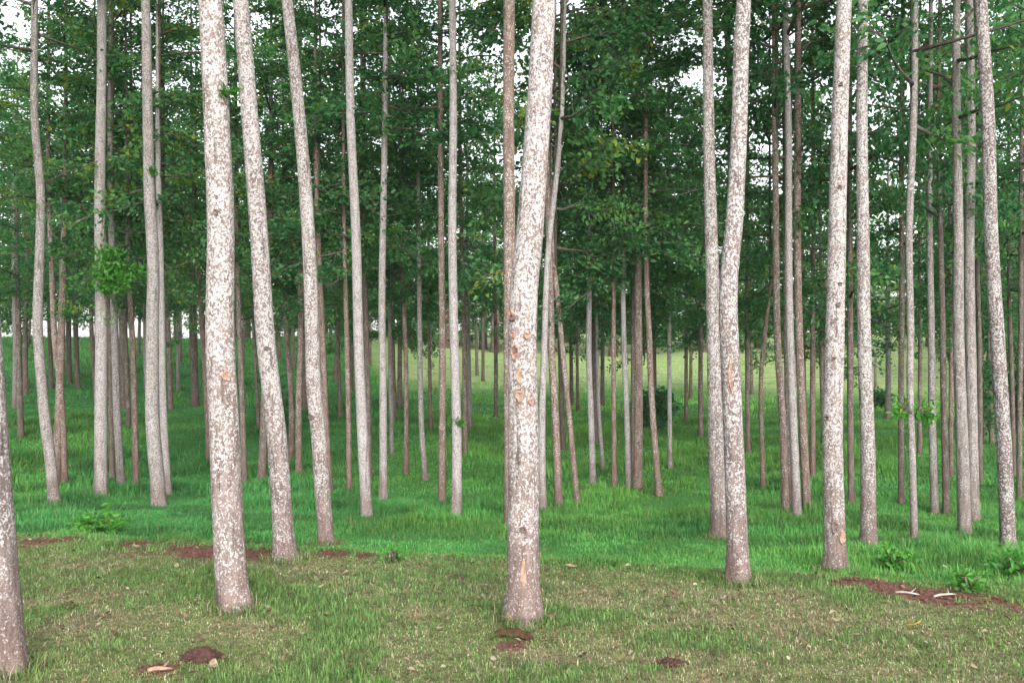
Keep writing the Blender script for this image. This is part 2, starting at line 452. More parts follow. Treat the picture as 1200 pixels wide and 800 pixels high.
# long soft grass under the trees
parts = []
for (n_, y0, y1, hh, ww) in [(230000, 6.0, 13.0, 0.095, 0.0065), (190000, 13.0, 22.0, 0.11, 0.012), (150000, 22.0, 48.0, 0.12, 0.026)]:
    X, Y = wedge(n_, y0, y1, 1.15)
    d = Y - edge_y(X)
    fld = ss(0, 7, Y - (25 + 2 * (1 - ss(2, 9, X)) + 50 * (1 - ss(-0.24, -0.12, X / np.maximum(Y, 1)))))
    d = d + 1.3 * (fbm(X * 1.6, Y * 1.6, 97, 4) - 0.5)
    keep = (d > -0.25 + 0.5 * R.random(len(X))) & (R.random(len(X)) > soil_mask(X, Y) * 1.1) & (R.random(len(X)) > fld * 0.55)
    X, Y = X[keep], Y[keep]; d = d[keep]; k = len(X); fld = fld[keep]
    cl = fbm(X * 0.9, Y * 0.9, 55, 4); bg = fbm(X * 0.25, Y * 0.25, 57, 3)
    tf = fbm(X * 2.6, Y * 2.6, 58, 3)
    h = hh * (0.45 + 0.55 * R.random(k)) * (0.35 + 1.3 * ss(0.25, 0.8, cl)) * (0.7 + 0.9 * ss(0.45, 0.75, tf)) * (0.35 + 0.65 * ss(0, 1.2, d))
    cc = lerp((0.045, 0.180, 0.046), (0.115, 0.350, 0.085), R.random(k))
    cc = lerp(cc, (0.27, 0.54, 0.10), 0.8 * ss(11, 26, Y) * ss(-0.25, 0.05, X / Y))  # far centre and right blades coloured brighter, in place of daylight reaching there
    cc = lerp(cc, (0.18, 0.36, 0.065), ss(0.48, 0.75, bg) * 0.75 * R.random(k))
    cc = lerp(cc, (0.050, 0.200, 0.068), 0.4 * (1 - ss(0.3, 0.55, bg)))
    cc = lerp(cc, (0.125, 0.25, 0.062), 0.75 * (1 - ss(-0.1, 1.9, d + 0.9 * (fbm(X * 1.7, Y * 1.7, 91, 3) - 0.5))))
    cc = cc * (0.72 + 0.55 * ss(0.3, 0.7, fbm(X * 1.4 + 9, Y * 1.4, 59, 3)))[:, None]
    cc = lerp(cc, (0.27, 0.40, 0.13), 0.8 * fld); h = h * (1 - 0.5 * fld)
    yel = (R.random(k) < 0.04)[:, None]
    cc = np.where(yel, lerp((0.20, 0.20, 0.07), (0.34, 0.29, 0.14), R.random(k)), cc)
    parts.append((np.stack([X, Y, ground(X, Y)], -1), h, ww * (0.6 + 0.8 * R.random(k)), R.random(k) * 2 * pi, 0.2 + 1.0 * R.random(k), cc))
cat = [np.concatenate([p[i] for p in parts]) for i in range(6)]
link('grove_grass', blades('grove_grass', *cat), M_GRASS, kind='stuff', label='long soft bright green grass carpeting the grove floor', category='grass')

# ------------------------------------------------------------------ leaf clouds
def leaves_mesh(name, pos, dirs, ups, ln, wd, tint):
    n_ = len(pos)
    dirs = dirs / (np.linalg.norm(dirs, axis=1, keepdims=True) + 1e-9)
    side = np.cross(dirs, ups); side /= np.linalg.norm(side, axis=1, keepdims=True) + 1e-9
    nor = np.cross(side, dirs)
    ln = ln[:, None]; wd = wd[:, None]
    fold = 0.22
    v = np.zeros((n_, 6, 3), np.float32)
    v[:, 0] = pos
    v[:, 1] = pos + dirs * ln * 0.32 + side * wd * 0.5 + nor * wd * fold
    v[:, 2] = pos + dirs * ln * 0.70 + side * wd * 0.40 + nor * wd * fold * 0.6 - nor * ln * 0.04
    v[:, 3] = pos + dirs * ln - nor * ln * 0.14
    v[:, 4] = pos + dirs * ln * 0.70 - side * wd * 0.40 + nor * wd * fold * 0.6 - nor * ln * 0.04
    v[:, 5] = pos + dirs * ln * 0.32 - side * wd * 0.5 + nor * wd * fold
    b = np.arange(n_) * 6
    f = np.stack([np.stack([b, b + 1, b + 2, b + 3], -1), np.stack([b, b + 3, b + 4, b + 5], -1)], 1).reshape(-1, 4)
    me = quads(name, v.reshape(-1, 3), f)
    attr(me, 'tint', np.repeat(tint, 6))
    return me

def leaf_batch(centre, axis_dir, count, spread, along, lsize, up=0.28):
    """leaves along one twig"""
    t = R.random(count)
    p = centre + np.outer(t * along, axis_dir) + R.normal(0, spread, (count, 3)) * np.array([1, 1, 0.7])
    d = axis_dir + R.normal(0, 0.7, (count, 3)); d[:, 2] -= 0.25
    u = np.array([0, 0, 1.0]) * up + R.normal(0, 0.6, (count, 3))
    ln = lsize * (0.65 + 0.6 * R.random(count))
    return p, d, u, ln

def crown_meshes(name, Lc, Rc, nl, ntw, nlf, lsize, low=False):
    mb = MB(); ps, ds, us, ls, ts = [], [], [], [], []
    mb.tube([(0, 0, -0.2), (0.03, 0.02, Lc * 0.5), (0, 0, Lc * 0.97)], [0.03, 0.02, 0.006], 5)
    for i in range(nl):
        f = (i + 0.4 * R.random()) / nl
        if low: f = f ** 1.35
        z0 = f * Lc * 0.93
        prof = (0.62 + 0.38 * float(ss(0, 0.25, f)) if not low else 0.95) * (1 - 0.75 * max(0, f - 0.35) / 0.65)
        ll = Rc * prof * (0.7 + 0.5 * R.random())
        az = i * 2.39996 + R.normal(0, 0.35)
        el = radians((8 if not low else -6) + 44 * f + R.normal(0, 9))
        dh = np.array([cos(az), sin(az), 0])
        pts = []
        for s_ in np.linspace(0, 1, 5):
            pts.append(dh * ll * s_ * cos(el) + np.array([0, 0, z0 + ll * s_ * sin(el) - 0.16 * ll * s_ * s_ * (1 - f)]) + (R.normal(0, 0.03, 3) if s_ > 0 else 0))
        mb.tube(pts, [0.022 * (1.15 - f), 0.017, 0.012, 0.008, 0.004], 5)
        for j in range(ntw):
            s0_ = 0.10 if low else 0.22; s_ = s0_ + (1 - s0_) * (j + R.random()) / ntw
            q = s_ * 4; a = min(int(q), 3); p0 = pts[a] * (1 - (q - a)) + pts[a + 1] * (q - a)
            td = dh * 0.6 + R.normal(0, 0.7, 3); td[2] = 0.15 + R.normal(0, 0.35); td /= np.linalg.norm(td)
            tl = 0.28 + 0.35 * R.random()
            mb.tube([p0, p0 + td * tl], [0.006, 0.003], 3, False)
            cnt = max(4, int(nlf * (0.35 + 1.3 * R.random())))
            p, d, u, ln = leaf_batch(p0, td, cnt, 0.085, tl * 1.05, lsize)
            ps.append(p); ds.append(d); us.append(u); ls.append(ln)
            base_t = 0.2 + 0.6 * R.random()
            tt = base_t + R.normal(0, 0.12, cnt); tt = np.where(R.random(cnt) < 0.012, 1.05, np.clip(tt, 0, 0.9))
            ts.append(tt)
    if low:                                   # leafy shoots straight off the stem
        for j in range(22):
            az = j * 2.39996 + R.random(); z0 = Lc * (0.02 + 0.85 * (j / 22) ** 1.25)
            td = np.array([cos(az), sin(az), R.normal(0.1, 0.3)]); td /= np.linalg.norm(td)
            mb.tube([np.array([0, 0, z0]), np.array([0, 0, z0]) + td * 0.5], [0.006, 0.003], 3, False)
            p, d, u, l2 = leaf_batch(np.array([0, 0, z0]) + td * 0.1, td, nlf, 0.085, 0.45, lsize)
            ps.append(p); ds.append(d); us.append(u); ls.append(l2)
            ts.append(np.clip(0.2 + 0.6 * R.random() + R.normal(0, 0.12, nlf), 0, 0.9))
    p = np.concatenate(ps); ln = np.concatenate(ls)
    me = leaves_mesh(name + '_leaves', p, np.concatenate(ds), np.concatenate(us), ln, ln * (0.48 + 0.12 * R.random(len(ln))), np.concatenate(ts))
    me.materials.append(M_LEAF)
    lm = mb.mesh(name + '_limbs'); lm.materials.append(M_LIMB)
    return me, lm

CROWNS = [crown_meshes('crown', 6.6, 1.75, 20, 8, 29, 0.084) for _ in range(8)]
FRONTCROWNS = [crown_meshes('crown', 6.6, 1.5, 16, 6, 20, 0.085) for _ in range(4)]      # front row, leaves thinned to let light into the grove
LOWCROWNS = [crown_meshes('crown', 6.6, 1.75, 22, 8, 36, 0.080, True) for _ in range(7)]
CROWN_L = 6.6

def sprout_mesh(name, size, count, ls=0.10):
    ps, ds, us, ln, ts = [], [], [], [], []
    mb = MB()
    for i in range(7):
        td = R.normal(0, 1, 3); td[2] = abs(td[2]) * 0.6; td[1] = -abs(td[1]) * 0.5; td[0] = abs(td[0]); td /= np.linalg.norm(td)
        e = td * size * (0.6 + 0.5 * R.random())
        mb.tube([(0, 0, 0), e * 0.5 + [0, 0, 0.02], e], [0.006, 0.004, 0.002], 4)
        p, d, u, l_ = leaf_batch(np.zeros(3) + e * 0.25, td, count // 7, size * 0.16, size * 0.75, ls)
        ps.append(p); ds.append(d); us.append(u); ln.append(l_); ts.append(np.clip(0.45 + R.normal(0, 0.2, len(p)), 0, 1))
    l_ = np.concatenate(ln)
    me = leaves_mesh(name, np.concatenate(ps), np.concatenate(ds), np.concatenate(us), l_, l_ * 0.55, np.concatenate(ts))
    me.materials.append(M_SPROUT)
    sm = mb.mesh(name + '_twig'); sm.materials.append(M_LIMB)
    return me, sm

# ------------------------------------------------------------------ trees
def interp_poly(zs, vs, z):
    """smooth interpolation through catalogue points (monotone-ish cubic)"""
    zs = np.array(zs, float); vs = np.array(vs, float)
    m_ = np.gradient(vs, zs) if len(zs) > 1 else np.zeros(1)
    i = np.clip(np.searchsorted(zs, z) - 1, 0, len(zs) - 2)
    hh = zs[i + 1] - zs[i]; t = np.clip((z - zs[i]) / hh, 0, 1)
    return ((2 * t**3 - 3 * t**2 + 1) * vs[i] + (t**3 - 2 * t**2 + t) * hh * m_[i] + (-2 * t**3 + 3 * t**2) * vs[i + 1] + (t**3 - t**2) * hh * m_[i + 1])

def trunk_mesh(name, zs, xs, rs, H, zvis, seg, dz, seed, ydrift=0.0):
    """trunk in local space (foot at the origin): axis points xs(z), radii rs(z); plain taper above the last point"""
    ztop = zs[-1]
    z = np.concatenate([np.arange(-0.15, zvis, dz), np.arange(zvis, H, 0.35), [H]])
    slope = (xs[-1] - xs[-2]) / max(zs[-1] - zs[-2], 0.3)
    slope = max(-0.12, min(0.12, slope))
    ax = np.where(z <= ztop, interp_poly(zs, xs, np.clip(z, zs[0], ztop)), xs[-1] + slope * 0.9 * (1 - np.exp(-np.maximum(z - ztop, 0) / 0.9)))
    rt = 0.012
    rad = np.where(z <= ztop, interp_poly(zs, rs, np.clip(z, zs[0], ztop)), rs[-1] + (rt - rs[-1]) * np.clip((z - ztop) / max(H - ztop, 0.1), 0, 1) ** 0.9)
    r0 = rs[0]
    ay = ydrift * np.sin(z * 0.5) * 0.04 + 0.012 * np.sin(z * 1.7 + seed)
    ang = np.arange(seg) * 2 * pi / seg
    A, Z = np.meshgrid(ang, z)
    bump = 1 + 0.05 * (fbm(np.cos(A) * 1.6 + seed, Z * 1.4 + np.sin(A) * 1.6, seed, 3) - 0.5) * 2
    bump += 0.03 * (fbm(np.cos(A) * 5 + seed, Z * 9 + np.sin(A) * 5, seed + 7, 2) - 0.5) * 2
    root = np.exp(-np.clip(Z, 0, None) / 0.10)
    bump += root * (0.16 + 0.26 * np.maximum(0, np.sin(A * 4 + seed)) )
    RR = rad[:, None] * bump
    v = np.stack([ax[:, None] + RR * np.cos(A), ay[:, None] + RR * np.sin(A), Z], -1).reshape(-1, 3)
    nz = len(z)
    ii = np.arange(nz * seg).reshape(nz, seg)
    f = np.stack([ii[:-1], np.roll(ii[:-1], -1, 1), np.roll(ii[1:], -1, 1), ii[1:]], -1).reshape(-1, 4)
    me = quads(name, v, f, True)
    axf = lambda zz: (float(np.interp(zz, z, ax)), float(np.interp(zz, z, ay)), float(np.interp(zz, z, rad)))
    return me, axf

TREES = []       # (X, Y) of every tree built
CI = [0]
def add_crown(tree, base, scale, zscale=1.0, low=False, front=False):
    C_ = LOWCROWNS if low else (FRONTCROWNS if front else CROWNS)
    me, lm = C_[CI[0] % len(C_)]; CI[0] += 1
    c = link('crown', me, parent=tree, loc=base)
    a = rnd.random() * 2 * pi
    c.rotation_euler = (0, 0, a); c.scale = (scale, scale, zscale)
    l_ = link('limbs', lm, parent=c)
    return c

def cat_tree(base, wb, pts, wt, kind, label, group=None, crown_y=None, near=False, cscale=1.0, flare=None):
    """base pixel, width there, [(y, x) ...] up the trunk, width at the last one"""
    X, Y, Z = hit(*base)
    e = link('plantation_tree', None, loc=(X, Y, Z), label=label, category='tree', group=group)
    e.empty_display_size = 0.2
    P = [(base[1], base[0])] + list(pts)
    zs = [(CH + (400 - y) / F * Y) - Z for (y, x) in P]
    xs = [((x - 600) / F * Y) - X for (y, x) in P]
    zs[0] = 0.0; xs[0] = 0.0
    ymin = P[-1][0]
    rs = []
    for (y, x) in P:
        t = (base[1] - y) / max(1, base[1] - ymin)
        rs.append((wb * (1 - t) + wt * t) / 2 / F * Y)
    ztopframe = CH + 400 / F * Y - Z
    if crown_y is not None: hc = CH + (400 - crown_y) / F * Y - Z
    else: hc = max(ztopframe + 0.1, 4.3) + 0.7 * rnd.random()
    hc = max(hc, 1.9)
    H = hc + (5.6 if Y < 12.6 else 4.4) + rnd.random()
    zsc = (H + 0.5 - hc) / CROWN_L
    seed = rnd.randrange(1000)
    me, axf = trunk_mesh('trunk', zs, xs, rs, H, min(ztopframe, hc + 0.5) + 0.4, 40 if near else 14, 0.03 if near else 0.14, seed, rnd.uniform(-1, 1))
    link('trunk', me, BARK[kind], e)
    x0, y0, r0 = axf(hc)
    add_crown(e, (x0, y0, hc), cscale * (0.9 + 0.25 * rnd.random()), zsc, Y > 12.6, Y < 9.0 and abs(X) < 3.2)
    TREES.append((X, Y))
    e_info = (X, Y, Z, axf)
    return e, e_info

def on_trunk(info, px, py):
    """local point on the camera side of a trunk seen at this pixel"""
    X, Y, Z, axf = info
    z = CH + (400 - py) / F * Y - Z
    ax, ay, r = axf(z)
    lx = (px - 600) / F * Y - X - ax
    lx = max(-r * 0.9, min(r * 0.9, lx))
    th = math.asin(lx / r)
    return ax, ay, r, z, th

def scar(tree, info, px, py, wpx, hpx, mat, name='bark_scar', depth=1.0):
    """a healed wound: raised lip round a hollow, wrapped on the trunk"""
    X, Y, Z, axf = info
    ax, ay, r, z, th = on_trunk(info, px, py)
    hw = wpx / 2 / F * Y; hh = hpx / 2 / F * Y
    nu, nv = 14, 8
    v = [];
    for j in range(nv + 1):
        rr = j / nv
        for i in range(nu):
            a = 2 * pi * i / nu
            wob = 1 + 0.18 * sin(a * 3 + px) + 0.1 * sin(a * 5 + py)
            du = rr * hw * cos(a) * wob; dv = rr * hh * sin(a) * wob
            lip = 0.011 * math.exp(-((rr - 0.72) / 0.2) ** 2) + 0.004 - 0.022 * float(ss(0.95, 1.0, rr)) + 0.002 * sin(9 * a + 7 * rr)
            ax2, ay2, r2 = axf(z + dv)
            t2 = th + du / r2
            ro = r2 * 1.035 + lip * depth
            v.append((ax2 + ro * sin(t2), ay2 - ro * cos(t2), z + dv))
    f = []
    for j in range(nv):
        for i in range(nu):
            i2 = (i + 1) % nu
            f.append((j * nu + i, j * nu + i2, (j + 1) * nu + i2, (j + 1) * nu + i))
    me = bpy.data.meshes.new(name); me.from_pydata(v, [], f)
    me.polygons.foreach_set('use_smooth', np.ones(len(f), bool)); me.update()
    return link(name, me, mat, tree)

def sprout(tree, info, px, py, me, sm, scale=1.0, rz=0.0):
    ax, ay, r, z, th = on_trunk(info, px, py)
    s_ = link('sprout', me, parent=tree, kind='stuff', loc=(ax + r * 0.9 * sin(th), ay - r * 0.9 * cos(th), z))
    s_.scale = (scale,) * 3; s_.rotation_euler = (0, 0, rz)
    link('twig', sm, parent=s_)

# ---- the front trees, each one its own
t, i_ = cat_tree((10, 788), 42, [(740, 6), (700, 3), (600, -4), (440, -16), (200, -34), (0, -45)], 28, 'speckled', 'purplish speckled trunk standing farthest out on the mown verge', near=True)
t, i_ = cat_tree((275, 714), 37, [(690, 272), (600, 266), (500, 262), (400, 257), (270, 257), (135, 251), (0, 244)], 28, 'white', 'thick white flecked tree in the verge beside a thinner leaning neighbour', near=True)
sp_small = sprout_mesh('sprout_small', 0.09, 28, 0.06)
sprout(t, i_, 270, 112, *sp_small, 0.8)
scar(t, i_, 268, 440, 9, 14, M_SCAR); scar(t, i_, 256, 250, 6, 8, M_KNOT)
t, i_ = cat_tree((334, 659), 24, [(615, 331), (510, 324), (400, 312), (270, 304), (135, 293), (0, 282)], 18, 'white', 'pinkish white tree leaning towards the thick flecked one, foot in bare red soil', near=True)
scar(t, i_, 316, 408, 9, 5, M_KNOT)
t, i_ = cat_tree((383, 638), 19, [(615, 381), (510, 373), (455, 367), (400, 365), (270, 360), (135, 350), (0, 336)], 13, 'white', 'slim white tree with a round dark knot at chest height', near=True)
scar(t, i_, 366, 488, 8, 8, M_KNOT, 'knot')
t, i_ = cat_tree((430, 605), 13, [(510, 425), (400, 420), (270, 417), (135, 411), (0, 408)], 9, 'pale', 'straight pale tree in long grass next to the tree with a dark knot', near=True)
t, i_ = cat_tree((449, 587), 9.5, [(460, 449), (340, 448), (270, 449), (150, 451)], 7, 'pale', 'slim smooth pale tree vanishing into the leaves, between two straight pale trees', crown_y=150)
t, i_ = cat_tree((535, 605), 12, [(510, 535), (400, 532), (270, 530), (135, 531), (0, 530)], 8, 'pale', 'straight pale tree with a tuft of sprouts low on its trunk', near=True)
sp_ring = sprout_mesh('sprout_ring', 0.12, 70, 0.048)
sprout(t, i_, 533, 497, *sp_ring, 0.9, 0.3); sprout(t, i_, 533, 495, *sp_ring, 0.8, 2.6)
t, i_ = cat_tree((613, 729), 39, [(700, 613), (600, 613), (550, 614), (480, 613), (400, 612), (340, 614), (270, 621), (200, 626), (135, 631), (0, 638)], 27, 'white', 'whitest and thickest tree, scarred trunk leaning at the top, brown bark chunk at its foot', near=True)
for a in [(600, 370, 11, 14), (617, 393, 9, 8), (604, 412, 11, 20), (609, 463, 11, 15), (621, 470, 6, 9), (602, 392, 6, 8), (598, 720, 8, 10)]: scar(t, i_, *a, M_SCAR if a[1] != 463 else M_PEEL)
scar(t, i_, 602, 372, 6, 8, M_KNOT, 'knot', 1.6); scar(t, i_, 605, 409, 5, 10, M_KNOT, 'knot', 1.6); scar(t, i_, 613, 617, 8, 9, M_KNOT, 'knot')
scar(t, i_, 613, 668, 7, 36, M_PEEL, 'bark_scar', 0.3); scar(t, i_, 608, 440, 7, 22, M_PEEL, 'bark_scar', 0.3)
t, i_ = cat_tree((598, 622), 14, [(400, 597), (270, 597), (135, 596), (0, 597)], 13, 'brown', 'brown tree half hidden directly behind the whitest scarred tree', near=True)
t, i_ = cat_tree((636, 602), 9, [(500, 635), (400, 638), (300, 642), (200, 653)], 6, 'pale', 'thin pale tree curving away behind the whitest scarred tree', crown_y=150)
t, i_ = cat_tree((866, 686), 25, [(600, 863), (530, 860), (440, 856), (340, 853), (260, 860), (135, 867), (60, 869), (0, 872)], 17, 'speckled', 'flecked pinkish tree with a bend, crossing in front of a straighter twin', near=True)
scar(t, i_, 853, 440, 5, 40, M_SCAR, 'bark_scar', 0.5)
t, i_ = cat_tree((845, 632), 20, [(600, 843), (530, 840), (400, 837), (270, 834), (135, 831), (0, 829)], 11, 'speckled', 'straighter flecked tree touching the bent pinkish tree in front of it', near=True)
t, i_ = cat_tree((856, 575), 9, [(300, 856), (100, 855), (40, 852)], 7, 'grey', 'thin grey tree glimpsed in the gap of the crossing pair', crown_y=20)
t, i_ = cat_tree((980, 669), 25, [(600, 978), (500, 976), (400, 978), (270, 982), (135, 986), (0, 990)], 17, 'white', 'smooth pinkish white tree on bare red soil with an orange peeled wound near its foot', near=True)
for a in [(967, 489, 8, 6), (979, 357, 6, 6), (984, 100, 5, 5), (982, 220, 5, 5), (974, 420, 5, 5), (981, 333, 5, 5)]: scar(t, i_, *a, M_KNOT, 'knot')
scar(t, i_, 983, 627, 8, 18, M_PEEL); scar(t, i_, 975, 615, 8, 18, M_KNOT, 'bark_scar')
t, i_ = cat_tree((1018, 642), 18, [(530, 1016), (400, 1012), (270, 1011), (135, 1009), (0, 1010)], 11, 'speckled', 'straight pinkish brown tree just behind the smooth one on red soil', near=True)
t, i_ = cat_tree((1130, 631), 15, [(530, 1129), (400, 1125), (270, 1124), (190, 1123)], 10, 'grey', 'thicker front trunk of a close grey pair', crown_y=150, near=True)
t, i_ = cat_tree((1141, 610), 13, [(530, 1139), (400, 1137), (270, 1136), (135, 1137), (0, 1136)], 9, 'grey', 'grey trunk pressed close behind its thicker twin', near=True)
t, i_ = cat_tree((1181, 650), 17, [(600, 1179), (500, 1175), (400, 1169), (270, 1160), (135, 1156), (0, 1149)], 14, 'flecked', 'dark flecked tree leaning over the close grey pair', near=True)
t, i_ = cat_tree((63, 592), 13, [(540, 59), (500, 54), (440, 49), (400, 46), (300, 47), (240, 48), (135, 41), (60, 41)], 8, 'grey', 'crooked grey tree with a slight S bend in long grass', crown_y=70, near=True)
t, i_ = cat_tree((118, 586), 15, [(400, 119), (240, 117), (135, 119), (0, 119)], 10, 'pale', 'straight pale grey tree with a bright leafy sprout at its side', near=True)
sp_big = sprout_mesh('sprout_big', 0.42, 520, 0.065)
sprout(t, i_, 123, 325, *sp_big, 1.1, 0.1); sprout(t, i_, 123, 340, *sp_big, 0.9, -0.3)
t, i_ = cat_tree((187, 592), 17, [(560, 185), (500, 180), (400, 179), (300, 180), (240, 177), (135, 174), (0, 170)], 10, 'grey', 'grey brown tree standing against a thin white one, small sprout halfway up', near=True)
sprout(t, i_, 178, 205, *sp_ring, 0.9, 0.2); sprout(t, i_, 172, 203, *sp_ring, 0.8, 2.4)
t, i_ = cat_tree((197, 580), 9, [(500, 192), (400, 189), (300, 187), (250, 186)], 7, 'pale', 'thin white tree pressed against the grey brown one', crown_y=240)
t, i_ = cat_tree((1071, 635), 8, [(520, 1069), (440, 1068), (400, 1069), (270, 1067), (150, 1071)], 8, 'grey', 'thin grey tree with a leafy sprout at waist height', crown_y=150)
sprout(t, i_, 1073, 490, *sp_ring, 1.6, 0.0); sprout(t, i_, 1068, 485, *sp_ring, 1.5, 2.8)
t, i_ = cat_tree((934, 608), 10, [(500, 930), (400, 927), (270, 925), (135, 924), (60, 922)], 7, 'pale', 'palest of four slim trees standing bunched together', crown_y=80)
t, i_ = cat_tree((920, 600), 9, [(500, 917), (400, 911), (330, 909), (200, 908)], 7, 'brown', 'brown tree leaning away from its palest bunched neighbour', crown_y=190)
t, i_ = cat_tree((945, 595), 10, [(500, 941), (400, 937), (270, 934), (135, 935)], 8, 'brown', 'darkest brown of four slim trees standing bunched together', crown_y=130)
t, i_ = cat_tree((1040, 490), 6.5, [(440, 1041), (395, 1041)], 6, 'grey', 'lone grey tree with a round low crown before the fenced field', crown_y=392, cscale=1.0)

# ---- slim trees in the long grass behind (only their place tells them apart)
MARKS = [(-600, 'the purplish tree out on the verge'), (63, 'the crooked grey tree'), (118, 'the sprouted pale tree'), (187, 'the grey brown tree'), (275, 'the thick flecked tree'),
         (334, 'the leaning pinkish tree'), (383, 'the knotted white tree'), (430, 'the straight pale tree'), (535, 'the sprout-tufted tree'), (613, 'the whitest tree'),
         (844, 'the crossing pair'), (980, 'the smooth pinkish tree'), (1018, 'the pinkish brown tree'), (1071, 'the waist-high sprouted tree'), (1130, 'the close grey pair'), (1181, 'the dark flecked tree')]
def gap(px):
    a = max([q for q in MARKS if q[0] <= px], key=lambda q: q[0])[1]
    nx_ = [q for q in MARKS if q[0] > px]
    if not nx_: return 'past ' + a
    b = min(nx_, key=lambda q: q[0])[1]
    if a.startswith('the purplish'): return 'past ' + b
    return 'between ' + a + ' and ' + b[4:]
